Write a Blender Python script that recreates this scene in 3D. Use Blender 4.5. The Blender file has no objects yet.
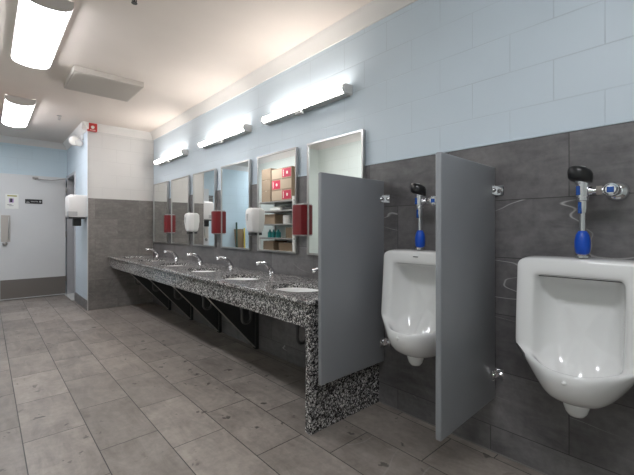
import bpy, bmesh, math, random
from mathutils import Vector, Matrix
random.seed(7)
S = bpy.context.scene
C = S.collection

# ---------------------------------------------------------------- camera
H = 1.2
YAW = math.atan2(331, 369)
cam = bpy.data.cameras.new('camera')
cam.sensor_width = 36; cam.lens = 369/634*36; cam.shift_y = -8.5/634; cam.clip_start = 0.05
camo = bpy.data.objects.new('camera', cam); C.objects.link(camo)
camo.location = (0, 0, H); camo.rotation_euler = (math.pi/2, 0, -YAW)
S.camera = camo

# ---------------------------------------------------------------- world, exposure, lamp powers
w = bpy.data.worlds.new('world'); S.world = w; w.use_nodes = True
w.node_tree.nodes['Background'].inputs[0].default_value = (0.05, 0.05, 0.055, 1)
w.node_tree.nodes['Background'].inputs[1].default_value = 0.2
S.view_settings.view_transform = 'Standard'
S.view_settings.look = 'None'
S.view_settings.gamma = 1
S.view_settings.exposure = 1.46
CEILING_LAMP = 9.3
WALL_LAMP = 11.5
CEILING_LAMP_COLOR = (0.97, 0.985, 1.03)
WALL_LAMP_COLOR = (1.0, 0.945, 0.885)

XW = 2.035      # face of the tile on the right wall
XP = 2.045      # face of the painted block
YB = 6.29       # tile face of the short back wall
XS = 1.115      # face of the side wall beside the door
YD = 8.15       # far wall behind the door leaf
ZC = 2.76       # ceiling
ZT = 1.655      # top of tile
XL = -0.55      # left wall

# ---------------------------------------------------------------- helpers
class MB:
    def __init__(s): s.bm = bmesh.new()
    def box(s, x0, x1, y0, y1, z0, z1, bev=0, seg=2):
        r = bmesh.ops.create_cube(s.bm, size=1)
        vs = r['verts']
        for v in vs:
            v.co = Vector((x0+(v.co.x+.5)*(x1-x0), y0+(v.co.y+.5)*(y1-y0), z0+(v.co.z+.5)*(z1-z0)))
        if bev:
            es = list({e for v in vs for e in v.link_edges})
            bmesh.ops.bevel(s.bm, geom=es, offset=bev, segments=seg, profile=0.5, affect='EDGES')
        return s
    def tube(s, pts, rad, n=12, cap=True):
        pts = [Vector(p) for p in pts]
        if not hasattr(rad, '__len__'): rad = [rad]*len(pts)
        rings = []; prev = None
        for i, p in enumerate(pts):
            a = pts[max(0, i-1)]; b = pts[min(len(pts)-1, i+1)]
            t = (b-a).normalized()
            if prev is None:
                up = Vector((0, 0, 1)) if abs(t.z) < .9 else Vector((0, 1, 0))
                nx = t.cross(up).normalized()
            else:
                nx = (prev - t*prev.dot(t)).normalized()
            prev = nx; ny = t.cross(nx)
            rings.append([s.bm.verts.new(p + (nx*math.cos(q)+ny*math.sin(q))*rad[i]) for q in [2*math.pi*k/n for k in range(n)]])
        for a, b in zip(rings, rings[1:]):
            for k in range(n):
                s.bm.faces.new((a[k], a[(k+1) % n], b[(k+1) % n], b[k]))
        if cap:
            s.bm.faces.new(rings[0][::-1]); s.bm.faces.new(rings[-1])
        return s
    def lathe(s, prof, loc, axis='z', n=24):
        """prof: (radius, height) list, revolved about an axis through loc"""
        loc = Vector(loc); rings = []
        for r, h in prof:
            ring = []
            for k in range(n):
                q = 2*math.pi*k/n; c, d = r*math.cos(q), r*math.sin(q)
                v = {'z': (c, d, h), 'x': (h, c, d), 'y': (d, h, c)}[axis]
                ring.append(s.bm.verts.new(loc+Vector(v)))
            rings.append(ring)
        for a, b in zip(rings, rings[1:]):
            for k in range(n):
                s.bm.faces.new((a[k], a[(k+1) % n], b[(k+1) % n], b[k]))
        s.bm.faces.new(rings[0][::-1]); s.bm.faces.new(rings[-1])
        return s
    def prism(s, poly, axis, a, b):
        """poly of 2-D points extruded along an axis from a to b (poly in the two other axes, in xyz order)"""
        def mk(p, t):
            return {'x': (t, p[0], p[1]), 'y': (p[0], t, p[1]), 'z': (p[0], p[1], t)}[axis]
        A = [s.bm.verts.new(mk(p, a)) for p in poly]; B = [s.bm.verts.new(mk(p, b)) for p in poly]
        n = len(poly)
        s.bm.faces.new(A); s.bm.faces.new(B[::-1])
        for k in range(n): s.bm.faces.new((A[k], B[k], B[(k+1) % n], A[(k+1) % n]))
        return s
    def loft(s, rings, cap0=True, cap1=True):
        R = [[s.bm.verts.new(p) for p in r] for r in rings]; n = len(R[0])
        for a, b in zip(R, R[1:]):
            for k in range(n): s.bm.faces.new((a[k], a[(k+1) % n], b[(k+1) % n], b[k]))
        if cap0: s.bm.faces.new(R[0][::-1])
        if cap1: s.bm.faces.new(R[-1])
        return s
    def build(s, name, mat, parent=None, smooth=False, sub=0):
        bmesh.ops.recalc_face_normals(s.bm, faces=s.bm.faces[:])
        me = bpy.data.meshes.new(name); s.bm.to_mesh(me); s.bm.free()
        me.materials.append(mat)
        if smooth:
            me.shade_smooth()
            if smooth != 'all':
                try: me.set_sharp_from_angle(angle=math.radians(38))
                except Exception: pass
        o = bpy.data.objects.new(name, me); C.objects.link(o)
        if parent is not None:
            # every thing's Empty sits unrotated at its base: bring the part into its frame
            off = world_of(parent)
            me.transform(Matrix.Translation(-off)); o.parent = parent
        else:
            # put the origin at the base of the mesh
            cs = [v.co for v in me.vertices]
            c = Vector((sum(v.x for v in cs)/len(cs), sum(v.y for v in cs)/len(cs), min(v.z for v in cs)))
            me.transform(Matrix.Translation(-c)); o.location = c
        if sub:
            m = o.modifiers.new('subdivision', 'SUBSURF'); m.levels = sub; m.render_levels = sub
        return o

def world_of(o):
    v = Vector((0, 0, 0))
    while o is not None:
        v += o.location; o = o.parent
    return v

def tag(o, label, cat, group=None):
    o['label'] = label; o['category'] = cat
    if group: o['group'] = group
    return o
def thing(name, loc, label, cat, group=None):
    o = bpy.data.objects.new(name, None); C.objects.link(o); o.location = loc
    o.empty_display_size = .1
    return tag(o, label, cat, group)
def struct(o): o['kind'] = 'structure'; return o
def children(o): return [c for c in bpy.data.objects if c.parent == o]
def copy_tree(o, parent=None):
    c = o.copy(); C.objects.link(c)
    if parent is not None: c.parent = parent
    for ch in children(o): copy_tree(ch, c)
    return c

# ---------------------------------------------------------------- materials
def mat(name, color, rough=.5, metal=0, spec=.5, coat=0, emit=None, es=0):
    m = bpy.data.materials.new(name); m.use_nodes = True
    b = m.node_tree.nodes['Principled BSDF']
    b.inputs['Base Color'].default_value = (*color, 1)
    b.inputs['Roughness'].default_value = rough
    b.inputs['Metallic'].default_value = metal
    b.inputs['Specular IOR Level'].default_value = spec
    b.inputs['Coat Weight'].default_value = coat
    b.inputs['Coat Roughness'].default_value = .05
    if emit:
        b.inputs['Emission Color'].default_value = (*emit, 1)
        b.inputs['Emission Strength'].default_value = es
    return m
class NT:
    def __init__(s, m):
        s.t = m.node_tree; s.b = s.t.nodes['Principled BSDF']
    def n(s, kind, **kw):
        o = s.t.nodes.new(kind)
        for k, v in kw.items():
            if k.startswith('i_'): o.inputs[k[2:].replace('_', ' ')].default_value = v
            else: setattr(o, k, v)
        return o
    def l(s, a, b): s.t.links.new(a, b)
    def math(s, op, a, b=None):
        o = s.n('ShaderNodeMath', operation=op)
        for i, v in enumerate((a, b)):
            if v is None: continue
            if hasattr(v, 'links'): s.l(v, o.inputs[i])
            else: o.inputs[i].default_value = v
        return o.outputs[0]
    def pos(s):
        g = s.n('ShaderNodeNewGeometry'); x = s.n('ShaderNodeSeparateXYZ'); s.l(g.outputs['Position'], x.inputs[0])
        return g.outputs['Position'], x.outputs
    def comb(s, a, b, c=0.0):
        o = s.n('ShaderNodeCombineXYZ')
        for i, v in enumerate((a, b, c)):
            if hasattr(v, 'links'): s.l(v, o.inputs[i])
            else: o.inputs[i].default_value = v
        return o.outputs[0]
    def mix(s, fac, a, b, mode='MIX'):
        o = s.n('ShaderNodeMix', data_type='RGBA', blend_type=mode)
        for i, v in ((0, fac), (6, a), (7, b)):
            if hasattr(v, 'links'): s.l(v, o.inputs[i])
            elif i == 0: o.inputs[0].default_value = v
            else: o.inputs[i].default_value = (*v, 1)
        return o.outputs[2]
    def ramp(s, fac, stops, interp='LINEAR'):
        o = s.n('ShaderNodeValToRGB'); e = o.color_ramp; e.interpolation = interp
        while len(e.elements) < len(stops): e.elements.new(.5)
        for k, (p, c) in enumerate(stops):
            e.elements[k].position = p
            e.elements[k].color = (*c, 1) if hasattr(c, '__len__') else (c, c, c, 1)
        s.l(fac, o.inputs[0]); return o.outputs[0]
    def noise(s, vec, scale, detail=4, rough=.55, dist=0):
        o = s.n('ShaderNodeTexNoise'); o.inputs['Scale'].default_value = scale
        o.inputs['Detail'].default_value = detail; o.inputs['Roughness'].default_value = rough
        o.inputs['Distortion'].default_value = dist
        s.l(vec, o.inputs['Vector']); return o.outputs['Fac']
    def bump(s, h, strength=.3, dist=.01):
        o = s.n('ShaderNodeBump'); o.inputs['Strength'].default_value = strength
        o.inputs['Distance'].default_value = dist; s.l(h, o.inputs['Height'])
        s.l(o.outputs[0], s.b.inputs['Normal']); return o

def tile_mat(name, uaxis, vaxis, u0, v0, bw, rh, off, c1, c2, mortar, msize, rough, spots=False, vein=.5, tone=(.84, 1.14)):
    m = mat(name, c1, rough); t = NT(m); P, X = t.pos()
    u = t.math('SUBTRACT', X[uaxis], u0); v = t.math('SUBTRACT', X[vaxis], v0)
    br = t.n('ShaderNodeTexBrick', offset=off, offset_frequency=2, squash=1, squash_frequency=2)
    br.inputs['Scale'].default_value = 1; br.inputs['Mortar Size'].default_value = msize
    br.inputs['Mortar Smooth'].default_value = .2; br.inputs['Bias'].default_value = 0
    br.inputs['Brick Width'].default_value = bw; br.inputs['Row Height'].default_value = rh
    br.inputs['Color1'].default_value = (0, 0, 0, 1); br.inputs['Color2'].default_value = (1, 1, 1, 1)
    br.inputs['Mortar'].default_value = (.5, .5, .5, 1)
    t.l(t.comb(u, v), br.inputs['Vector'])
    rnd = br.outputs['Color']; fac = br.outputs['Fac']
    # every tile draws its own patch of stone: shift the pattern by the tile's random value
    sh = t.n('ShaderNodeVectorMath', operation='MULTIPLY_ADD')
    t.l(rnd, sh.inputs[0]); sh.inputs[1].default_value = (17, 31, 23); t.l(P, sh.inputs[2])
    P2 = sh.outputs[0]
    cloud = t.noise(P2, 3.2, 5, .6, .6)
    fine = t.noise(P2, 26, 5, .65)
    strm = t.n('ShaderNodeMapping'); t.l(P2, strm.inputs['Vector'])
    sc = [1, 1, 1]; sc[uaxis] = 2.2; sc[vaxis] = 9
    strm.inputs['Scale'].default_value = sc
    streak = t.noise(strm.outputs[0], 1.6, 6, .65, 1.0)
    base = t.mix(t.ramp(cloud, [(.3, 0), (.72, 1)]), c1, c2)
    base = t.mix(t.ramp(streak, [(.35, .0), (.75, .55)]), base, tuple(q*1.35 for q in c2))
    base = t.mix(t.ramp(fine, [(.3, .35), (.6, 0)]), base, tuple(q*.6 for q in c1))
    tint = t.ramp(rnd, [(0, tone[0]), (1, tone[1])])
    base = t.mix(1.0, base, tint, 'MULTIPLY')
    # pale veins: thin lines where a warped noise crosses a level
    vn = t.noise(strm.outputs[0] if vein > .9 else P2, .55 if vein > .9 else 1.2, 1.5, .4, .25)
    d = t.math('ABSOLUTE', t.math('SUBTRACT', vn, .5))
    line = t.ramp(d, [(0, 1), (.0035, 0)])
    msk = t.ramp(t.noise(P2, 1.3, 1, .5), [(.57, 0), (.63, 1)])
    vl = t.math('MULTIPLY', t.math('MULTIPLY', line, msk), vein)
    base = t.mix(vl, base, (.50, .49, .48))
    if spots:
        sp = t.noise(P, 9, 3, .6, .3); reg = t.noise(P, 1.1, 1, .5)
        k = t.math('MULTIPLY', t.ramp(sp, [(.645, 0), (.68, 1)]), t.ramp(reg, [(.42, 0), (.52, 1)]))
        base = t.mix(t.math('MULTIPLY', k, .7), base, (.02, .018, .017))
    base = t.mix(fac, base, mortar)
    t.l(base, t.b.inputs['Base Color'])
    t.l(t.ramp(fine, [(.3, rough-.06), (.7, rough+.1)]), t.b.inputs['Roughness'])
    hgt = t.math('ADD', t.math('MULTIPLY', fac, -1.0), t.math('MULTIPLY', fine, .25))
    t.bump(hgt, .35, .004)
    return m

def block_mat(name, uaxis, u0, color, mortar_k=.9, z0=1.42, gloss=.45):
    m = mat(name, color, gloss); t = NT(m); P, X = t.pos()
    u = t.math('SUBTRACT', X[uaxis], u0); v = t.math('SUBTRACT', X[2], z0)
    br = t.n('ShaderNodeTexBrick', offset=.5, offset_frequency=2)
    br.inputs['Scale'].default_value = 1; br.inputs['Mortar Size'].default_value = .0035
    br.inputs['Mortar Smooth'].default_value = .5
    br.inputs['Brick Width'].default_value = .4; br.inputs['Row Height'].default_value = .2
    t.l(t.comb(u, v), br.inputs['Vector'])
    # joints fade in and out under the thick paint
    fade = t.ramp(t.noise(P, 2.3, 2, .5), [(.35, .15), (.62, 1)])
    f = t.math('MULTIPLY', br.outputs['Fac'], fade)
    n1 = t.noise(P, 2.0, 3, .5)
    base = t.mix(t.ramp(n1, [(.3, 0), (.7, 1)]), color, tuple(q*.955 for q in color))
    base = t.mix(t.math('MULTIPLY', f, .55), base, tuple(q*.72 for q in color))
    t.l(base, t.b.inputs['Base Color'])
    hgt = t.math('ADD', t.math('MULTIPLY', f, -1.0), t.math('MULTIPLY', t.noise(P, 60, 5, .7), .30))
    t.bump(hgt, .4, .004)
    return m

def painted(name, color, rough=.55, bumpy=.08, scale=50):
    m = mat(name, color, rough); t = NT(m); P, X = t.pos()
    n1 = t.noise(P, 1.7, 3, .5)
    t.l(t.mix(t.ramp(n1, [(.3, 0), (.7, 1)]), color, tuple(q*.94 for q in color)), t.b.inputs['Base Color'])
    t.bump(t.noise(P, scale, 4, .6), bumpy, .003)
    return m

def granite(name):
    m = mat(name, (.2, .2, .2), .16, coat=.3); t = NT(m); P, X = t.pos()
    wv = t.n('ShaderNodeVectorMath', operation='ADD')
    nz = t.n('ShaderNodeTexNoise'); nz.inputs['Scale'].default_value = 90; t.l(P, nz.inputs['Vector'])
    sc = t.n('ShaderNodeVectorMath', operation='SCALE'); t.l(nz.outputs['Color'], sc.inputs[0]); sc.inputs['Scale'].default_value = .012
    t.l(P, wv.inputs[0]); t.l(sc.outputs[0], wv.inputs[1])
    v = t.n('ShaderNodeTexVoronoi'); v.inputs['Scale'].default_value = 125; t.l(wv.outputs[0], v.inputs['Vector'])
    sx = t.n('ShaderNodeSeparateXYZ'); t.l(v.outputs['Color'], sx.inputs[0])
    c = t.ramp(sx.outputs[0], [(0, (.018, .018, .019)), (.28, (.075, .073, .073)), (.46, (.20, .195, .19)), (.64, (.38, .37, .36)), (.82, (.64, .62, .60))], 'CONSTANT')
    v2 = t.n('ShaderNodeTexVoronoi'); v2.inputs['Scale'].default_value = 260; t.l(P, v2.inputs['Vector'])
    sx2 = t.n('ShaderNodeSeparateXYZ'); t.l(v2.outputs['Color'], sx2.inputs[0])
    c = t.mix(t.ramp(sx2.outputs[0], [(0, 1), (.16, 0)], 'CONSTANT'), c, (.015, .015, .016))
    t.l(c, t.b.inputs['Base Color'])
    return m

PAINT = (.60, .685, .755)
M = {}
M['floor'] = tile_mat('floor_tile', 1, 0, 2.27, .154-.305*2-.305*0, .605, .3045, .397, (.165, .143, .127), (.320, .280, .250), (.035, .031, .028), .0028, .40, spots=True, vein=.3, tone=(.84, 1.14))
M['tile_y'] = tile_mat('wall_tile_along_y', 1, 2, .86, .14-.303*6, .605, .303, .597, (.088, .084, .086), (.185, .176, .177), (.05, .048, .047), .0022, .36, vein=.95)
M['tile_x'] = tile_mat('wall_tile_along_x', 0, 2, 1.21, .14-.303*7, .605, .303, .5, (.150, .139, .132), (.255, .236, .222), (.15, .14, .13), .0022, .36)
M['block_y'] = block_mat('painted_block_along_y', 1, .365, PAINT)
M['block_x'] = block_mat('painted_block_cream', 0, 1.30, (.62, .605, .59))
M['block_side'] = block_mat('painted_block_side', 1, 7.0, (.58, .655, .72))
M['block_far'] = block_mat('painted_block_far', 0, .2, (.58, .69, .75))
M['block_left'] = block_mat('painted_block_left', 1, .1, (.66, .71, .68))
M['ceiling'] = painted('ceiling_paint', (.68, .605, .55), .7, .15, 30)
M['crown'] = painted('crown_paint', (.72, .69, .665), .5)
M['granite'] = granite('speckled_granite')
M['porcelain'] = mat('porcelain', (.87, .87, .86), .12, coat=.4)
M['chrome'] = mat('chrome', (.78, .78, .80), .10, 1)
M['steel'] = mat('brushed_steel', (.50, .49, .48), .30, 1)
M['blue_film'] = mat('blue_film', (.012, .075, .33), .22, .3, coat=.3)  # plain blue for the small patches on the chrome valves
M['blue_rubber'] = mat('blue_rubber', (.006, .080, .52), .4)
M['black'] = mat('black_plastic', (.012, .012, .013), .28)
M['dark'] = mat('dark_steel', (.045, .045, .045), .5)
M['partition'] = painted('partition_laminate', (.275, .285, .30), .42, .03, 120)
M['mirror'] = mat('mirror_glass', (.86, .88, .86), .012, 1)
M['red'] = mat('red_plastic', (.17, .008, .012), .30)
M['white'] = mat('white_plastic', (.72, .71, .70), .3)
M['greyplastic'] = mat('grey_plastic', (.42, .42, .42), .4)
M['door'] = painted('door_paint', (.66, .66, .66), .4, .02)
M['kick'] = mat('kick_plate_steel', (.22, .20, .185), .42, .6)
M['frame_paint'] = painted('door_frame_paint', (.45, .45, .47), .4, .02)
M['lamp_ceiling'] = mat('ceiling_lamp_lens', (.8, .8, .8), .4, emit=CEILING_LAMP_COLOR, es=CEILING_LAMP)
M['lamp_wall'] = mat('wall_lamp_lens', (.8, .8, .8), .4, emit=WALL_LAMP_COLOR, es=WALL_LAMP)
M['lamp_cap'] = mat('lamp_end_cap', (.60, .57, .55), .45)
M['vent'] = mat('vent_paint', (.46, .42, .38), .5)
M['grille'] = mat('grille_metal', (.36, .34, .32), .45, .5)
M['cardboard'] = painted('cardboard', (.30, .22, .15), .8, .1, 80)
M['boxred'] = mat('box_print_red', (.50, .03, .07), .6)
M['boxwhite'] = mat('box_print_white', (.75, .70, .62), .6)
M['boxtan'] = mat('box_face_tan', (.46, .36, .26), .7)
M['paper'] = mat('paper', (.78, .78, .74), .6)
M['olive'] = mat('olive_print', (.42, .38, .10), .6)
M['violet'] = mat('violet_print', (.45, .30, .55), .6)
M['ink'] = mat('ink', (.03, .025, .04), .5)
M['wood'] = painted('old_wood', (.22, .15, .08), .6, .2, 60)
M['yellow'] = mat('yellow_paint', (.70, .52, .05), .4)
M['green'] = mat('dark_green_paint', (.03, .07, .05), .4)
M['teal'] = mat('teal_plastic', (.02, .22, .22), .35)
M['alarm'] = mat('alarm_red', (.42, .025, .02), .3)
M['lens'] = mat('clear_lens', (.75, .72, .66), .08, coat=.6)
M['caulk'] = mat('caulk', (.22, .21, .20), .5)
M['trap'] = mat('dull_pipe', (.10, .10, .10), .5, .3)
M['threshold'] = mat('threshold_marble', (.60, .60, .58), .3)

# ---------------------------------------------------------------- setting
def sbox(name, m, *a, **k): return struct(MB().box(*a, **k).build(name, m))
YF = -1.6; XR2 = 2.7
sbox('floor', M['floor'], -2.4, XR2, YF-.15, YD+.2, -.10, 0)
sbox('ceiling', M['ceiling'], -2.4, XR2, YF-.15, YD+.2, ZC, ZC+.10)
wr = sbox('wall_right', M['block_y'], XP, XP+.15, YF, YB, 0, ZC)
MB().box(XW, XP, YF, YB, 0, ZT, bev=.002, seg=1).build('tile_wainscot', M['tile_y'], wr)
sbox('wall_back', M['block_x'], XS+.003, XP+.15, YB+.01, YB+.16, 0, ZC)
wb = bpy.data.objects['wall_back']
MB().box(XS+.004, XW, YB, YB+.01, 0, ZT, bev=.002, seg=1).build('tile_wainscot', M['tile_x'], wb)
# side wall with the doorway (face at XS, doorway y 7.33..8.11)
DY0, DY1, DZ = 7.33, 8.11, 2.13
mb = MB().box(XS, XS+.14, YB+.012, DY0, 0, ZC).box(XS, XS+.14, DY0, YD, DZ, ZC).box(XS, XS+.14, DY1, YD, 0, DZ)
struct(mb.build('wall_side', M['block_side']))
sbox('wall_far', M['block_far'], -2.25, XR2, YD, YD+.15, 0, ZC)
# dim lobby beyond the side doorway
sbox('wall_lobby', M['block_x'], XS+.14, XR2, YB+.17, YB+.30, 0, ZC)
sbox('wall_lobby_end', M['block_x'], XR2-.12, XR2, YB+.30, YD, 0, ZC)
sbox('wall_front', M['block_left'], XL-.15, XP+.15, YF-.15, YF, 0, ZC)
mb = MB().box(XL-.15, XL, YF, 7.2, 0, ZC).box(XL, XL+.22, 5.06, 5.20, 0, ZC)
struct(mb.build('wall_left', M['block_left']))
sbox('wall_left_return', M['block_far'], -2.25, XL-.15, 7.06, 7.20, 0, ZC)
sbox('wall_left_far', M['block_far'], -2.40, -2.25, 7.06, YD, 0, ZC)
sbox('baseboard_side', M['tile_y'], XS-.010, XS, YB+.012, DY0-.05, 0, .145)
sbox('baseboard_right', M['caulk'], XW-.006, XW, YF, 1.60, 0, .005)

# crown moulding, mitred profile (distance from wall, height)
cp = [(0, -.105), (.012, -.105), (.018, -.09), (.035, -.055), (.062, -.028), (.070, -.018), (.078, 0), (0, 0)]
def crown(n, wall, a, b):
    mb = MB()
    ax, pos, sgn = wall
    mb.prism([(pos+sgn*d, ZC+h) for d, h in cp], 'y' if ax == 'x' else 'x', a, b)
    struct(mb.build('trim_%d' % n, M['crown'], smooth=True))
crown(1, ('x', XP, -1), YF, YB+.01)
crown(2, ('y', YB+.01, -1), XS-.078, XP)
crown(3, ('x', XS, -1), YB+.01-.078, YD)
crown(4, ('y', YD, -1), -2.25, XS)
crown(5, ('x', XL, 1), YF, 5.06)
crown(6, ('x', XL, 1), 5.20, 7.2)
crown(7, ('y', 5.06, -1), XL, XL+.22)
# white corner bead down the outside corner of the back wall
struct(MB().box(XS-.004, XS+.004, YB-.001, YB+.012, 0, ZC-.105, bev=.0015, seg=1).build('trim_8', M['block_x']))
# pale edge strip capping the tile
struct(MB().box(XW-.003, XP, YF, YB, ZT, ZT+.012, bev=.003).build('trim_9', M['block_y']))
struct(MB().box(XS+.004, XW-.003, YB-.003, YB+.01, ZT, ZT+.012, bev=.003).build('trim_10', M['block_x']))

# ---------------------------------------------------------------- doorway and the door leaf standing open against the far wall
fr = MB()
fr.box(XS-.014, XS+.154, DY0-.05, DY0+.010, 0, DZ+.04, bev=.004)
fr.box(XS-.014, XS+.154, DY0, DY1+.02, DZ-.010, DZ+.04, bev=.004)
fr.box(XS-.014, XS+.154, DY1-.012, DY1+.020, 0, DZ, bev=.004)
struct(fr.build('trim_11', M['frame_paint'], smooth=True))
struct(MB().box(XS-.05, XS+.15, DY0, DY1, 0, .014, bev=.004).build('trim_12', M['threshold']))
dl = MB().box(.17, 1.080, 8.065, 8.11, .012, 2.13, bev=.002, seg=1).build('door_1', M['door']); struct(dl)
MB().box(.175, 1.08, 8.061, 8.066, .03, .345, bev=.001, seg=1).build('kick_plate', M['kick'], dl)
pp = MB().box(.185, .305, 8.060, 8.066, .985, 1.43, bev=.002, seg=1).build('pull_plate', M['vent'], dl)
MB().tube([(.285, 8.06, 1.03), (.285, 8.035, 1.05), (.285, 8.03, 1.12), (.285, 8.03, 1.32), (.285, 8.035, 1.38), (.285, 8.06, 1.40)], .008, 10).build('pull_handle', M['steel'], pp, True)
MB().lathe([(.034, 0), (.034, -.02), (.026, -.032), (.012, -.04)], (.235, 8.066, .955), 'y').build('lock_cylinder', M['grille'], dl, True)
dc = MB().box(.55, .80, 8.11, 8.145, 2.02, 2.08, bev=.004).build('door_closer', M['dark'], dl, True)
MB().tube([(.64, 8.03, 2.07), (.86, 7.97, 2.055), (1.10, 7.86, 2.10)], .007, 8).tube([(.60, 8.03, 2.09), (.68, 8.03, 2.085)], .014, 10).tube([(.64, 8.066, 2.07), (.64, 8.03, 2.07)], .012, 8).build('closer_arm', M['grille'], dc, True)
for z in (.25, 1.05, 1.85): MB().tube([(1.086, 8.05, z), (1.086, 8.05, z+.11)], .009, 8).build('hinge', M['steel'], dl, True)

t = thing('notice_sheet', (.325, 8.06, 1.54), 'white paper notice with a yellow heading taped on the grey door', 'sign')
MB().box(.240, .412, 8.0605, 8.0645, 1.54, 1.79).build('sheet', M['paper'], t)
MB().box(.265, .390, 8.0595, 8.0603, 1.748, 1.768).build('heading', M['olive'], t)
MB().box(.288, .348, 8.0590, 8.0603, 1.645, 1.715).build('violet_patch', M['violet'], t)
MB().box(.300, .332, 8.0580, 8.0588, 1.650, 1.715).build('dark_picture', M['ink'], t)
MB().box(.265, .325, 8.0595, 8.0603, 1.605, 1.612).box(.285, .345, 8.0595, 8.0603, 1.588, 1.594).build('text_lines', M['ink'], t)
t = thing('door_sign', (.62, 8.06, 1.625), 'small black plaque with white marks fixed on the grey door', 'sign')
MB().box(.500, .738, 8.057, 8.0645, 1.640, 1.715, bev=.002, seg=1).build('plaque', M['black'], t)
mk = MB().box(.515, .560, 8.0558, 8.0565, 1.652, 1.662).box(.520, .552, 8.0558, 8.0565, 1.670, 1.675)
for k in range(6): mk.box(.580+k*.017, .590+k*.017, 8.0558, 8.0565, 1.668, 1.684)
mk.lathe([(.016, 0), (.016, -.001)], (.708, 8.0568, 1.678), 'y', 16)
mk.build('white_marks', M['greyplastic'], t)
t = thing('wall_vent', (.10, YD, 1.60), 'dark slatted panel on the blue wall beyond the grey door', 'vent')
mb = MB().box(.03, .155, YD-.012, YD, 1.60, 1.98, bev=.002, seg=1)
mb.build('panel', M['grille'], t)
mb = MB()
for k in range(9): mb.box(.04, .145, YD-.022, YD-.012, 1.625+k*.038, 1.640+k*.038)
mb.box(.03, .155, YD-.022, YD-.012, 1.965, 1.985)
mb.build('slats', M['dark'], t)

# ---------------------------------------------------------------- ceiling lamps
def ceiling_lamp(y0, y1, label, x0=.165):
    x1 = x0+.28
    t = thing('ceiling_light', ((x0+x1)/2, (y0+y1)/2, ZC-.10), label, 'light', 'wraparound ceiling lights')
    MB().box(x0+.03, x1-.03, y0+.01, y1-.01, ZC-.045, ZC, bev=.004).box(x0-.004, x0+.004, y0+.01, y1-.01, ZC-.044, ZC).box(x1-.004, x1+.004, y0+.01, y1-.01, ZC-.044, ZC).build('housing', M['lamp_cap'], t)
    def arc(ins=0, dz=0):
        pts = []
        for k in range(13):
            q = math.pi*k/12
            pts.append(((x0+x1)/2-math.cos(q)*((x1-x0)/2-.005), ZC-.040-math.sin(q)**.8*.055))
        return pts
    pr = [(x0+.005, ZC-.034)] + arc() + [(x1-.005, ZC-.034)]
    MB().prism(pr, 'y', y0+.012, y1-.012).build('diffuser', M['lamp_ceiling'], t, True)
    pc = [(x0-.006, ZC-.004)] + [((a-(x0+x1)/2)*1.04+(x0+x1)/2, ZC+(b-ZC)*1.05) for a, b in arc()] + [(x1+.006, ZC-.004)]
    for a, b in ((y0, y0+.012), (y1-.012, y1)):
        MB().prism(pc, 'y', a, b).build('end_cap', M['lamp_cap'], t, True)
    return t
ceiling_lamp(3.00, 4.22, 'large glowing wraparound ceiling light nearest the camera, at top left')
ceiling_lamp(5.58, 6.85, 'smaller-looking glowing ceiling light nearer the grey door')
ceiling_lamp(-.35, .87, 'wraparound ceiling light overhead behind the top of the frame')  # out of view, added to lift the overall brightness

ceiling_lamp(7.22, 8.0, 'wraparound ceiling light in the recess behind the shelf unit', -1.60)  # added lamp, never in view, to brighten the far wall and door

# vent, sprinkler, detector
t = thing('ceiling_vent', (.94, 4.45, ZC-.05), 'grey rectangular air grille hanging below the beige ceiling', 'vent')
MB().box(.62, 1.25, 4.15, 4.75, ZC-.055, ZC, bev=.002).build('frame', M['vent'], t)
mb = MB()
for k in range(26): mb.box(.635, 1.235, 4.165+k*.0222, 4.175+k*.0222, ZC-.062, ZC-.055)
mb.build('louvers', M['vent'], t)
def sprinkler(x, y, label, m):
    t = thing('sprinkler_head', (x, y, ZC-.06), label, 'sprinkler')
    MB().lathe([(.030, 0), (.030, -.004), (.012, -.008)], (x, y, ZC), 'z', 20).build('escutcheon', m, t, True)
    MB().tube([(x, y, ZC-.005), (x, y, ZC-.055)], .007, 8).tube([(x-.012, y, ZC-.018), (x-.014, y, ZC-.04), (x, y, ZC-.055)], .003, 6).tube([(x+.012, y, ZC-.018), (x+.014, y, ZC-.04), (x, y, ZC-.055)], .003, 6).build('frame_arms', m, t, True)
    MB().lathe([(.019, 0), (.019, -.003)], (x, y, ZC-.055), 'z', 16).build('deflector', m, t, True)
sprinkler(.735, 2.64, 'dark sprinkler head on the ceiling at the top edge of the photo', M['dark'])
sprinkler(.75, 6.15, 'small sprinkler head on the ceiling near the red alarm', M['grille'])

# ---------------------------------------------------------------- wall lamps
def wall_lamp(y0, label):
    y1 = y0+1.10; z0, z1 = 2.205, 2.275
    t = thing('wall_light', (XP-.05, (y0+y1)/2, z0), label, 'light', 'tube lights above the mirrors')
    MB().box(XP-.050, XP, y0+.02, y1-.02, z0+.004, z1-.003, bev=.003).build('housing', M['white'], t)
    pr = [(XP-.049, z0+.010), (XP-.068, z0+.010), (XP-.084, z0+.018), (XP-.092, z0+.035), (XP-.084, z0+.054), (XP-.068, z1-.006), (XP-.049, z1-.006)]
    MB().prism(pr, 'y', y0+.022, y1-.022).build('diffuser', M['lamp_wall'], t, True)
    pc = [(XP, z0), (XP-.072, z0+.002), (XP-.090, z0+.012), (XP-.099, z0+.035), (XP-.090, z0+.058), (XP-.072, z1), (XP, z1)]
    for a, b in ((y0, y0+.022), (y1-.022, y1)):
        MB().prism(pc, 'y', a, b).build('end_cap', M['white'], t, True)
    MB().box(XP-.070, XP, y0+.022, y1-.022, z0-.004, z0+.008, bev=.002, seg=1).build('bottom_strip', M['greyplastic'], t)
    ym = (y0+y1)/2
    MB().box(XP-.085, XP-.045, ym-.04, ym+.04, z0-.034, z0-.004, bev=.004).build('switch_tab', M['greyplastic'], t)
wall_lamp(1.88, 'long tube light nearest the camera, above the mirror showing boxes')
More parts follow.
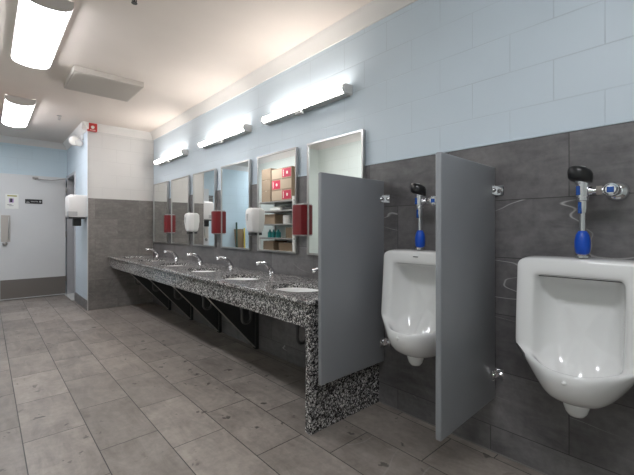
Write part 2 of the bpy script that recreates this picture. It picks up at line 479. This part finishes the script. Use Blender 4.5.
wall_lamp(3.29, 'middle of the three tube lights on the wall above the mirrors')
wall_lamp(4.90, 'shortest-looking tube light at the back corner above the mirrors')

# ---------------------------------------------------------------- mirrors
XM = XW
names = ['wall mirror partly hidden by the first grey partition, nearest the camera',
         'wall mirror reflecting cardboard boxes on shelves',
         'wall mirror reflecting blue wall and leaning boards',
         'wall mirror reflecting a strip of cream wall and the open doorway corner',
         'narrow-looking wall mirror, second from the back corner',
         'narrow-looking wall mirror right against the back corner']
MY = [1.745+.765*k for k in range(6)]
m0 = None
for k, y0 in enumerate(MY):
    yc = y0+.31
    if k == 0:
        t = thing('wall_mirror', (XM, yc, .985), names[0], 'mirror', 'framed mirrors above the counter')
        MB().box(XM-.022, XM, y0+.008, y0+.612, .993, 1.907).build('glass', M['mirror'], t)
        f = MB()
        f.box(XM-.030, XM, y0, y0+.014, .985, 1.915, bev=.0015, seg=1)
        f.box(XM-.030, XM, y0+.606, y0+.62, .985, 1.915, bev=.0015, seg=1)
        f.box(XM-.030, XM, y0+.014, y0+.606, .985, 1.001, bev=.0015, seg=1)
        f.box(XM-.030, XM, y0+.014, y0+.606, 1.899, 1.915, bev=.0015, seg=1)
        f.build('frame', M['steel'], t)
        m0 = t
    else:
        t = copy_tree(m0); t.location.y = yc; t['label'] = names[k]

# ---------------------------------------------------------------- counter
XF = 1.375; CZ = .785; Y0, Y1 = 1.60, YB
CEN = [2.055, 2.82, 3.585, 4.35, 5.115, 5.88]
BX = 1.655; BA, BB = .170, .215     # basin opening half-axes in x and y
ct = MB(); bm = ct.bm
cells = [Y0] + [(CEN[k]+CEN[k+1])/2 for k in range(5)] + [Y1]
X0, X1 = XF+.015, XW-.001
NS = 48
for i, yc in enumerate(CEN):
    ya, yb = cells[i], min(cells[i+1], Y1-.001)
    if i == 0: ya = Y0+.015
    outer, top, bot = [], [], []
    angs = [2*math.pi*k/NS for k in range(NS)]
    for cx, cy in ((X0, ya), (X1, ya), (X0, yb), (X1, yb)):
        a = math.atan2(cy-yc, cx-BX) % (2*math.pi)
        j = min(range(NS), key=lambda q: abs(angs[q]-a)); angs[j] = a
    for a in angs:
        c, s_ = math.cos(a), math.sin(a)
        tx = ((X1-BX)/c if c > 1e-9 else (X0-BX)/c if c < -1e-9 else 1e9)
        ty = ((yb-yc)/s_ if s_ > 1e-9 else (ya-yc)/s_ if s_ < -1e-9 else 1e9)
        r = min(tx, ty)
        outer.append(bm.verts.new((BX+c*r, yc+s_*r, CZ)))
        re = 1/math.sqrt((c/BA)**2+(s_/BB)**2)
        top.append(bm.verts.new((BX+c*re, yc+s_*re, CZ-.002)))
        bot.append(bm.verts.new((BX+c*re, yc+s_*re, CZ-.034)))
    for k in range(NS):
        j = (k+1) % NS
        bm.faces.new((outer[k], outer[j], top[j], top[k])); bm.faces.new((top[k], top[j], bot[j], bot[k]))
bmesh.ops.remove_doubles(bm, verts=bm.verts[:], dist=.0003)
# rounded nose along the front and the near end, corner clipped round
prof = [(0, 0), (.006, -.001), (.012, -.006), (.015, -.015), (.012, -.024), (.006, -.029), (0, -.030), (-.022, -.030)]
path = [((XW-.001, Y0+.015), (0, -1)), ((X0, Y0+.015), (0, -1))]
for k in range(1, 6):
    q = math.pi/2*k/5; path.append(((X0, Y0+.015), (-math.sin(q), -math.cos(q))))
path.append(((X0, Y1-.001), (-1, 0)))
rows = [[bm.verts.new((p[0]+d[0]*o, p[1]+d[1]*o, CZ+z)) for o, z in prof] for p, d in path]
for a, b in zip(rows, rows[1:]):
    for k in range(len(prof)-1): bm.faces.new((a[k], b[k], b[k+1], a[k+1]))
ct_o = thing('counter', (1.7, 3.95, 0), 'long speckled granite vanity counter under the mirrors with six basins', 'counter')
ct.build('countertop', M['granite'], ct_o)
ap = MB().box(XF+.026, XF+.046, Y0+.066, Y1-.001, .620, CZ-.030)
ap.build('front_apron', M['granite'], ct_o)
MB().box(XF+.026, XW-.001, Y0+.020, Y0+.066, 0, CZ-.030, bev=.002, seg=1).build('end_panel', M['granite'], ct_o)

blabels = ['white sink basin nearest the camera, beside the first partition', 'white sink basin under the mirror reflecting cardboard boxes', 'white sink basin under the mirror reflecting blue wall',
           'white sink basin third from the back corner', 'white sink basin second from the back corner', 'white sink basin closest to the back corner']
b0 = None
for k, yc in enumerate(CEN):
    if k == 0:
        t = thing('sink_basin', (BX, yc, CZ-.034), blabels[0], 'sink', 'undermount sink basins in the counter')
        rings = []
        for s_, z in [(1.10, -.034), (.985, -.034), (.97, -.05), (.93, -.085), (.82, -.120), (.62, -.143), (.35, -.153), (.13, -.157)]:
            rings.append([(BX+math.cos(2*math.pi*q/36)*BA*s_, yc+math.sin(2*math.pi*q/36)*BB*s_, CZ+z) for q in range(36)])
        MB().loft(rings, cap0=False).build('bowl', M['porcelain'], t, 'all')
        MB().lathe([(.024, 0), (.022, .004), (.008, .002)], (BX, yc, CZ-.157), 'z').build('drain', M['chrome'], t, True)
        b0 = t
    else:
        t = copy_tree(b0); t.location.y = yc; t['label'] = blabels[k]

flabels = ['chrome faucet nearest the camera, partly cut off by the first partition', 'chrome faucet under the mirror reflecting cardboard boxes', 'chrome faucet under the mirror reflecting blue wall',
           'chrome faucet third from the back corner', 'chrome faucet second from the back corner', 'chrome faucet closest to the back corner']
f0 = None
for k, yc in enumerate(CEN):
    if k == 0:
        bx = 1.972
        t = thing('faucet', (bx, yc, CZ), flabels[0], 'faucet', 'chrome faucets along the counter')
        MB().lathe([(.030, 0), (.030, .006), (.025, .012), (.022, .03)], (bx, yc, CZ), 'z').build('base', M['chrome'], t, True)
        MB().tube([(bx+.002, yc, CZ+.01), (bx-.004, yc, CZ+.028), (bx-.022, yc, CZ+.055), (bx-.048, yc, CZ+.082), (bx-.085, yc, CZ+.101), (bx-.125, yc, CZ+.109), (bx-.172, yc, CZ+.107)],
                  [.023, .023, .022, .020, .017, .0145, .013], 16).build('spout', M['chrome'], t, 'all')
        MB().tube([(bx-.163, yc, CZ+.104), (bx-.165, yc, CZ+.088)], .009, 14).build('aerator', M['steel'], t, True)
        f0 = t
    else:
        t = copy_tree(f0); t.location.y = yc; t['label'] = flabels[k]

# triangular steel supports on the wall under the counter
sl = ['dark triangular counter support closest to the granite end panel', 'dark triangular counter support second from the granite end panel',
      'dark triangular counter support third from the granite end panel', 'dark triangular counter support closest to the back corner']
s0 = None
for k, y in enumerate([3.165, 3.95, 4.735, 5.52]):
    if k == 0:
        t = thing('counter_support', (XW-.03, y, 0), sl[0], 'support', 'dark triangular supports under the counter')
        MB().prism([(1.428, .70), (XW-.03, .70), (XW-.03, .02), (1.428, .655)], 'y', y-.004, y+.004).build('gusset_plate', M['dark'], t)
        MB().box(XW-.034, XW, y-.025, y+.025, 0, .70, bev=.002, seg=1).build('wall_post', M['dark'], t)
        d = Vector((XW-.03-1.428, 0, .02-.655)).normalized(); nrm = Vector((d.z, 0, -d.x))*.006
        MB().prism([(1.428, .655), (XW-.03, .02), (XW-.03+nrm.x, .02+nrm.z), (1.428+nrm.x, .655+nrm.z)], 'y', y-.014, y+.014).build('edge_flange', M['grille'], t)
        s0 = t
    else:
        t = copy_tree(s0); t.location.y = y; t['label'] = sl[k]

# drain traps
dlb = ['pale drain trap under the basin nearest the granite end panel', 'pale curved drain trap below the basin second from the granite end panel', 'pale curved drain trap below the basin third from the granite end panel',
       'pale drain trap below the basin third from the back corner', 'pale drain trap below the basin second from the back corner', 'pale drain trap closest to the back corner']
d0 = None
for k, yc in enumerate(CEN):
    if k == 0:
        t = thing('drain_trap', (BX, yc, .35), dlb[0], 'pipe', 'drain traps below the basins')
        pts = [(BX, yc, CZ-.160), (BX, yc, .47)]
        for q in range(0, 9): 
            a = math.pi*q/8; pts.append((BX+.045-.045*math.cos(a), yc, .44-.045*math.sin(a)-.02))
        pts += [(BX+.09, yc, .50), (BX+.10, yc, .52), (BX+.13, yc, .53), (XW, yc, .53)]
        MB().tube(pts, .012, 12).build('pipe', M['trap'], t, 'all')
        MB().tube([(BX, yc, .50), (BX, yc, .53)], .019, 12).build('nut', M['trap'], t, True)
        MB().tube([(BX+.09, yc, .45), (BX+.09, yc, .475)], .019, 12).build('nut', M['trap'], t, True)
        MB().lathe([(.04, 0), (.036, -.008)], (XW, yc, .53), 'x').build('wall_flange', M['chrome'], t, True)
        d0 = t
    else:
        t = copy_tree(d0); t.location.y = yc; t['label'] = dlb[k]

# ---------------------------------------------------------------- dispensers between the mirrors
def red_disp(y, label):
    x1 = XW; x0 = XW-.098; z0, z1 = 1.152, 1.402; hw = .07
    t = thing('paper_dispenser', (x1-.05, y, z0-.01), label, 'dispenser', 'red dispensers between the mirrors')
    prof = []
    for (d, h) in [(0, -hw), (.06, -hw), (.085, -hw+.012), (.096, -hw+.04), (.098, 0), (.096, hw-.04), (.085, hw-.012), (.06, hw), (0, hw)]:
        prof.append((x1-d, y+h))
    MB().prism(prof, 'z', z0, z1).build('cover', M['red'], t, True)
    MB().box(x1-.07, x1, y-hw+.002, y+hw-.002, z1, z1+.012, bev=.003).build('top_lid', M['greyplastic'], t)
    MB().box(x1-.075, x1, y-hw+.004, y+hw-.004, z0-.012, z0, bev=.003).build('tray', M['greyplastic'], t)
red_disp(2.43, 'largest-looking red dispenser, right of the mirror reflecting boxes')
red_disp(3.955, 'red dispenser just left of the mirror reflecting only blue wall and boards')
red_disp(5.49, 'red dispenser between the two narrow mirrors by the back corner')
def white_disp(y, label):
    x1 = XW; z0, z1 = 1.165, 1.41
    t = thing('soap_dispenser', (x1-.05, y, z0-.03), label, 'dispenser', 'white dispensers between the mirrors')
    rings = []
    for z, hw, d in [(z0, .052, .070), (z0+.012, .062, .090), (z0+.05, .068, .100), (z0+.14, .074, .112), (z1-.03, .074, .108), (z1-.01, .068, .095), (z1, .055, .075)]:
        r = [(x1, y-hw, z), (x1-d*.6, y-hw, z), (x1-d*.88, y-hw*.82, z), (x1-d, y-hw*.45, z), (x1-d, y+hw*.45, z), (x1-d*.88, y+hw*.82, z), (x1-d*.6, y+hw, z), (x1, y+hw, z)]
        rings.append(r)
    MB().loft(rings).build('cover', M['white'], t, True)
    MB().box(x1-.085, x1-.02, y-.030, y+.030, z0-.028, z0, bev=.004).build('push_lever', M['dark'], t)
    MB().prism([(y-.016, z0+.185), (y+.016, z0+.185), (y+.004, z0+.115), (y-.004, z0+.115)], 'x', x1-.1145, x1-.110).build('level_window', M['greyplastic'], t)
white_disp(3.175, 'larger-looking white soap dispenser left of the mirror reflecting boxes')
white_disp(4.705, 'smaller-looking white soap dispenser near the back corner')

# ---------------------------------------------------------------- partitions
def partition(y, label, turn):
    t = thing('urinal_partition', (XW-.3, y, .30), label, 'partition', 'grey urinal partitions')
    MB().box(1.43, XW-.012, y-.0135, y+.0135, .30, 1.527, bev=.006, seg=3).build('panel', M['partition'], t, True)
    for z in (.43, 1.405):
        b = MB()
        b.box(XW-.006, XW, y-.052, y+.052, z-.028, z+.028, bev=.002, seg=1)
        b.box(XW-.060, XW-.004, y-.0175, y-.0135, z-.024, z+.024, bev=.001, seg=1)
        b.box(XW-.060, XW-.004, y+.0135, y+.0175, z-.024, z+.024, bev=.001, seg=1)
        o = b.build('wall_bracket', M['chrome'], t)
        for yy in (y-.038, y+.038): MB().lathe([(.011, 0), (.011, -.004), (.005, -.009)], (XW-.006, yy, z), 'x', 12).build('bolt', M['chrome'], o, True)
        MB().lathe([(.011, 0), (.011, -.006), (.004, -.010)], (XW-.042, y-.0175, z), 'y', 12).build('bolt', M['chrome'], o, True)
        MB().lathe([(.011, 0), (.011, .006), (.004, .010)], (XW-.042, y+.0175, z), 'y', 12).build('bolt', M['chrome'], o, True)
    t.rotation_euler.z = turn; t.location.x -= .0018
    return t
partition(1.576, 'grey urinal partition panel beside the granite counter end', .014)
partition(.833, 'grey urinal partition panel between the two urinals', .034)

# ---------------------------------------------------------------- urinals
def urinal(yc, label):
    t = thing('urinal', (1.86, yc, .405), label, 'urinal', 'white wall-hung urinals')
    B = XW
    R = []
    R.append([(0,1.070,B),(.12,1.070,B),(.198,1.069,B),(.218,1.064,B),(.226,1.050,B),(.228,.95,B),(.228,.80,B),(.220,.66,B),(.190,.550,B),(.120,.475,B),(.06,.460,B),(0,.458,B)])
    R.append([(0,1.069,1.95),(.12,1.069,1.95),(.202,1.067,1.95),(.224,1.060,1.95),(.232,1.044,1.95),(.233,.95,1.95),(.233,.80,1.95),(.226,.65,1.95),(.168,.545,1.95),(.110,.455,1.93),(.06,.444,1.91),(0,.442,1.905)])
    R.append([(0,1.066,1.885),(.12,1.066,1.885),(.204,1.063,1.882),(.226,1.055,1.880),(.236,1.039,1.878),(.237,.95,1.876),(.238,.80,1.868),(.234,.66,1.855),(.160,.560,1.815),(.098,.487,1.765),(.05,.476,1.745),(0,.474,1.740)])
    R.append([(0,1.060,1.870),(.12,1.060,1.870),(.204,1.057,1.868),(.226,1.049,1.866),(.235,1.034,1.864),(.236,.95,1.861),(.237,.80,1.850),(.234,.668,1.834),(.152,.606,1.768),(.085,.566,1.706),(.045,.560,1.690),(0,.558,1.687)])
    R.append([(0,1.052,1.863),(.12,1.052,1.863),(.197,1.049,1.861),(.218,1.041,1.859),(.227,1.024,1.857),(.228,.95,1.854),(.229,.80,1.842),(.222,.668,1.824),(.172,.630,1.785),(.090,.610,1.700),(.044,.606,1.684),(0,.605,1.681)])
    R.append([(0,1.012,1.859),(.12,1.012,1.859),(.172,1.010,1.858),(.190,1.004,1.856),(.197,.990,1.854),(.199,.94,1.852),(.200,.80,1.840),(.194,.664,1.822),(.163,.642,1.788),(.088,.626,1.707),(.042,.623,1.691),(0,.622,1.689)])
    R.append([(0,.992,1.862),(.12,.992,1.862),(.148,.991,1.861),(.161,.986,1.860),(.166,.972,1.858),(.168,.93,1.856),(.169,.80,1.845),(.165,.656,1.828),(.150,.634,1.802),(.084,.627,1.722),(.040,.624,1.706),(0,.623,1.704)])
    R.append([(0,.987,1.872),(.12,.987,1.872),(.144,.985,1.872),(.155,.980,1.871),(.160,.966,1.870),(.161,.92,1.868),(.162,.80,1.860),(.158,.642,1.844),(.143,.618,1.815),(.080,.612,1.738),(.038,.608,1.720),(0,.607,1.717)])
    R.append([(0,.985,1.930),(.10,.984,1.930),(.130,.981,1.928),(.142,.974,1.926),(.147,.960,1.924),(.150,.90,1.925),(.150,.80,1.920),(.147,.628,1.890),(.131,.582,1.860),(.074,.560,1.785),(.036,.551,1.764),(0,.549,1.758)])
    R.append([(0,.978,1.968),(.085,.976,1.966),(.112,.972,1.964),(.124,.962,1.962),(.130,.945,1.960),(.134,.87,1.964),(.134,.78,1.960),(.128,.67,1.942),(.104,.572,1.890),(.062,.532,1.825),(.032,.522,1.804),(0,.519,1.797)])
    R.append([(0,.935,1.995),(.06,.933,1.993),(.082,.929,1.991),(.094,.917,1.989),(.099,.900,1.988),(.104,.84,1.990),(.104,.76,1.986),(.096,.66,1.966),(.074,.565,1.920),(.046,.518,1.862),(.024,.508,1.842),(0,.505,1.836)])
    cc = (0, .70, 1.985)
    R.append([tuple(a*.5+c*.5 for a, c in zip(p, cc)) for p in R[-1]])
    R = [[(a, b+.006, c) for a, b, c in r] for r in R]
    def lerp(a, b, f): return tuple(u*(1-f)+v*f for u, v in zip(a, b))
    R = [[r[0], r[1], lerp(r[1], r[2], .75), r[2], r[3], r[4], lerp(r[4], r[5], .25), r[5], r[6], lerp(r[6], r[7], .75), r[7], lerp(r[7], r[8], .25), r[8], r[9], r[10], r[11]] for r in R]
    rings = []
    for r in R:
        full = [(p[2], yc+p[0], p[1]) for p in r] + [(p[2], yc-p[0], p[1]) for p in r[-2:0:-1]]
        rings.append(full)
    MB().loft(rings).build('bowl', M['porcelain'], t, 'all', sub=2)
    MB().lathe([(.050, .065), (.047, .045), (.040, .022), (.030, .007), (.014, 0)], (1.86, yc, .407), 'z').build('outlet', M['porcelain'], t, 'all')
    MB().lathe([(.010, .004), (.010, -.003), (.007, -.006), (.003, -.007)], (1.686, yc, .597), 'x', 16).build('front_button', M['porcelain'], t, 'all')
    return t
u1 = urinal(1.215, 'white wall urinal between the two grey partitions')
MB().box(1.8615, 1.866, 1.215-.016, 1.215+.016, 1.036, 1.040).build('maker_mark', M['ink'], u1).location.x -= .004
u2 = urinal(.430, 'large white wall urinal at the right edge of the photo')
MB().tube([(1.823, .430+.224, .672), (1.804, .430+.203, .658), (1.785, .430+.181, .643), (1.776, .430+.172, .627)], [.004, .006, .006, .004], 8).build('rim_sticker', M['dark'], u2, True)

MB().tube([(1.8795, .430-.148, .988), (1.8795, .430+.148, .988)], .0022, 6).build('flush_slot', M['dark'], u2)

def flush_valve(yc, label):
    x = 1.915
    t = thing('flush_valve', (x, yc, 1.07), label, 'valve', 'chrome urinal flush valves')
    # tailpipe and spud at the top of the urinal
    MB().tube([(x, yc, 1.077), (x, yc, 1.31)], .013, 14).build('tailpipe', M['chrome'], t, True)
    MB().lathe([(.030, 0), (.030, .008), (.022, .016), (.018, .022)], (x, yc, 1.077), 'z').build('spud_flange', M['chrome'], t, True)
    MB().lathe([(.021, 0), (.027, .012), (.029, .035), (.029, .060), (.024, .085), (.017, .098), (.014, .102)], (x, yc, 1.090), 'z').build('blue_sleeve', M['blue_rubber'], t, 'all')
    b = MB().lathe([(.016, -.02), (.019, 0), (.019, .030), (.023, .032), (.023, .045), (.026, .048), (.028, .105), (.031, .108), (.031, .118), (.024, .122)], (x, yc, 1.290), 'z')
    body = b.build('valve_body', M['chrome'], t, True)
    MB().box(x-.0295, x-.020, yc+.002, yc+.018, 1.345, 1.385, bev=.003).build('film', M['blue_film'], body)
    MB().box(x-.0205, x-.014, yc-.001, yc+.013, 1.266, 1.316, bev=.002).build('film', M['blue_film'], body)
    # black sensor head, tilted forward
    rings = []
    for s_, h in [(.70, 0), (.95, .006), (1.0, .020), (1.0, .040), (.92, .054), (.70, .062), (.35, .065)]:
        rr = []
        for q in range(24):
            a = 2*math.pi*q/24
            px = math.cos(a)*.046*s_-.010; py = math.sin(a)*.046*s_
            rr.append((x+px, yc+py+.006, 1.400+h-px*.16-py*.25*(-1)))
        rings.append(rr)
    hd = MB().loft(rings).build('sensor_head', M['black'], t, 'all')
    MB().tube([(x-.030, yc-.015, 1.462), (x-.020, yc+.010, 1.468)], .004, 6).build('indicator_ring', M['greyplastic'], hd, True)
    # side arm to the wall stop
    ys = yc-.100; z = 1.362
    MB().tube([(x, yc-.02, z), (x, ys+.015, z)], .013, 14).tube([(x, yc-.050, z), (x, yc-.070, z)], .021, 6).tube([(x, yc-.024, z), (x, yc-.036, z)], .019, 14).build('side_arm', M['chrome'], t, True)
    st = MB().tube([(x-.018, ys, z), (x+.03, ys, z)], .026, 18).tube([(x+.03, ys, z), (XW, ys, z)], .016, 14).tube([(x-.028, ys, z), (x-.018, ys, z)], [.018, .025], 18).build('stop_valve', M['chrome'], t, True)
    MB().box(x-.031, x-.026, ys-.012, ys+.012, z-.013, z+.011, bev=.002).build('film', M['blue_film'], st)
    MB().lathe([(.043, 0), (.043, -.004), (.038, -.014), (.026, -.026), (.018, -.028)], (XW, ys, z), 'x', 28).build('wall_flange', M['chrome'], t, 'all')
flush_valve(1.220, 'chrome flush valve with black sensor head above the urinal between partitions')
flush_valve(.420, 'chrome flush valve with black sensor head above the large right urinal')

# ---------------------------------------------------------------- side wall fittings
t = thing('hand_dryer', (1.0, 6.50, 1.23), 'white rounded towel dispenser with black nozzle on the side wall by the doorway', 'dispenser')
rings = []
for z, sx, sy in [(1.375, .96, .98), (1.39, 1, 1), (1.66, 1, 1), (1.685, .96, .98), (1.70, .86, .92)]:
    r = []
    for (a, b) in [(0, -1), (.80, -1), (.95, -.92), (1, -.75), (1, .75), (.95, .92), (.80, 1), (0, 1)]:
        r.append((XS-.235*a*sx, 6.50+b*.155*sy, z))
    rings.append(r)
MB().loft(rings).build('cover', M['white'], t, True)
MB().box(XS-.237, XS-.12, 6.342, 6.46, 1.392, 1.455, bev=.004).build('window', M['greyplastic'], t)
MB().box(XS-.225, XS-.02, 6.36, 6.64, 1.352, 1.376, bev=.003).build('tear_bar', M['dark'], t)
MB().box(XS-.165, XS-.06, 6.42, 6.52, 1.245, 1.352, bev=.006).build('nozzle', M['black'], t)

t = thing('emergency_light', (1.03, 6.70, 2.46), 'round white emergency spotlight on the side wall under the ceiling trim', 'light')
MB().box(XS-.03, XS, 6.60, 6.80, 2.56, 2.65, bev=.006).build('bracket', M['white'], t)
def headlamp(c, r, d, nm):
    c = Vector(c); d = Vector(d).normalized()
    pts = [c-d*r*.9, c-d*r*.7, c-d*r*.3, c+d*r*.3, c+d*r*.55, c+d*r*.62]
    MB().tube(pts, [r*.3, r*.62, r*.9, r, r*.95, r*.6], 20).build('lamp_head', M['lamp_cap'], t, 'all')
    MB().tube([c+d*r*.60, c+d*r*.70], [r*.80, r*.62], 20).build('lamp_lens', M['lens'], t, True)
headlamp((1.02, 6.72, 2.56), .078, (-.3, -1, -.35), 'a')
headlamp((1.05, 6.58, 2.51), .052, (.1, -1, -.6), 'b')

t = thing('fire_alarm', (1.175, YB, 2.64), 'red fire alarm strobe at the top corner of the white wall', 'alarm')
MB().box(XS-.014, XS+.110, YB-.065, YB-.001, 2.635, 2.757, bev=.006).build('case', M['alarm'], t, True)
MB().lathe([(.024, 0), (.022, -.012), (.014, -.018), (.005, -.020)], (XS+.050, YB-.065, 2.692), 'y', 20).build('strobe', M['lens'], t, 'all')
MB().box(XS+.015, XS+.085, YB-.068, YB-.064, 2.648, 2.654).build('white_line', M['boxwhite'], t)

# ---------------------------------------------------------------- things the mirrors show: shelf unit with cartons, leaning boards
t = thing('shelf_unit', (-.33, 5.85, 0), 'grey metal shelf unit holding cartons, seen in the mirrors', 'shelf')
SX0, SX1, SY0, SY1 = -.535, -.12, 5.26, 6.42
for z in (.25, .78, 1.03, 1.30, 1.56, 1.74):
    MB().box(SX0, SX1, SY0, SY1, z-.028, z, bev=.003, seg=1).build('shelf_board', M['grille'], t)
for x in (SX0+.015, SX1-.015):
    for y in (SY0+.02, SY1-.02):
        MB().box(x-.017, x+.017, y-.017, y+.017, 0, 1.80, bev=.002, seg=1).build('post', M['white'], t)
def carton(x0, x1, y0, y1, z0, h, red, label, grp='cartons on the shelf unit'):
    t = thing('carton', ((x0+x1)/2, (y0+y1)/2, z0), label, 'box', grp)
    MB().box(x0, x1, y0, y1, z0, z0+h, bev=.003, seg=1).build('box', M['cardboard'], t)
    MB().box(x0-.001, x1+.0012, (y0+y1)/2-.02, (y0+y1)/2+.02, z0+h*.98, z0+h+.001).build('tape', M['boxwhite'], t)
    f = MB().box(x1, x1+.001, y0+.015, y1-.015, z0+.015, z0+h-.015).build('printed_face', M['boxtan'] if red else M['cardboard'], t)
    if red:
        a, b = (y0+.02, (y0+y1)/2-.03) if red == 1 else ((y0+y1)/2+.03, y1-.02)
        MB().box(x1+.001, x1+.002, a, b, z0+.02, z0+h-.02).build('red_print', M['boxred'], f)
        MB().lathe([(.028, 0), (.028, .001)], (x1+.0022, (a+b)/2-.02, z0+h*.5), 'x', 16).box(x1+.002, x1+.003, b-.05, b-.03, z0+.04, z0+h-.04).build('white_print', M['boxwhite'], f)
    return t
for k, (red, h) in enumerate(((1, .205), (2, .205), (1, .205))):
    carton(-.48, -.14, 5.34, 5.98, 1.741+k*.206, h, red, ['carton with red print, bottom of its stack on the top shelf', 'carton with red print, middle of its stack on the top shelf', 'carton with red print, topmost of its stack on the shelf'][k])
for k in range(3):
    carton(-.50, -.16, 6.04, 6.36, 1.741+k*.222, .22, 0, ['plain brown carton, bottom of the narrow stack on the top shelf', 'plain brown carton, middle of the narrow stack on the top shelf', 'plain brown carton, top of the narrow stack on the top shelf'][k])
carton(-.50, -.16, 5.90, 6.30, 1.301, .19, 0, 'brown carton on the shelf below the flat packs')
carton(-.50, -.20, 5.42, 5.60, 1.031, .20, 0, 'small brown carton on the shelf with the teal bottles')
carton(-.50, -.16, 5.95, 6.30, .781, .18, 0, 'brown carton on a low shelf, left in the mirror')
carton(-.50, -.18, 5.40, 5.80, .781, .16, 0, 'brown carton on a low shelf, right in the mirror')
o = MB().lathe([(.075, 0), (.08, .01), (.08, .15), (.07, .165), (.03, .17)], (-.25, 5.62, 1.301), 'z').build('white_bucket', M['white'], None, True)
tag(o, 'white round tub on the shelf unit', 'tub')
for k, (y, r) in enumerate(((6.15, .045), (6.02, .04), (5.86, .05))):
    o = MB().lathe([(r*.9, 0), (r, .01), (r, .10), (r*.4, .13), (r*.35, .16)], (-.22, y, 1.031), 'z', 18).build('bottle', M['teal'], None, True)
    tag(o, 'teal cleaner bottle on the shelf unit', 'bottle', 'teal bottles on the shelf unit')
for k, (y, z) in enumerate(((5.9, 1.562), (5.5, 1.562))):
    o = MB().box(-.47, -.16, y-.17, y+.17, z, z+.05, bev=.01).box(-.44, -.20, y-.13, y+.12, z+.05, z+.08, bev=.008).build('flat_pack', M['dark'] if k else M['paper'], None, True)
    tag(o, ['pale flat packet on the shelf under the red-print cartons', 'dark flat packet on the shelf under the red-print cartons'][k], 'packet')

o = MB().prism([(7.93, 0), (7.945, 0), (YD-.002, 1.20), (YD-.018, 1.20)], 'x', -.78, -.53).build('wooden_board', M['wood'])
tag(o, 'brown wooden board leaning on the blue wall, seen in a mirror', 'board')
o = MB().tube([(-.46, 7.86, .01), (-.575, YD-.045, 1.36)], .022, 10).build('green_pole', M['green'], None, True)
tag(o, 'dark green pole leaning on the blue wall, seen in a mirror', 'pole')
o = MB().tube([(-.64, 7.80, .01), (-.80, YD-.035, 1.22)], .017, 10).build('yellow_pole', M['yellow'], None, True)
tag(o, 'yellow pole leaning in front of the wooden board, seen in a mirror', 'pole')
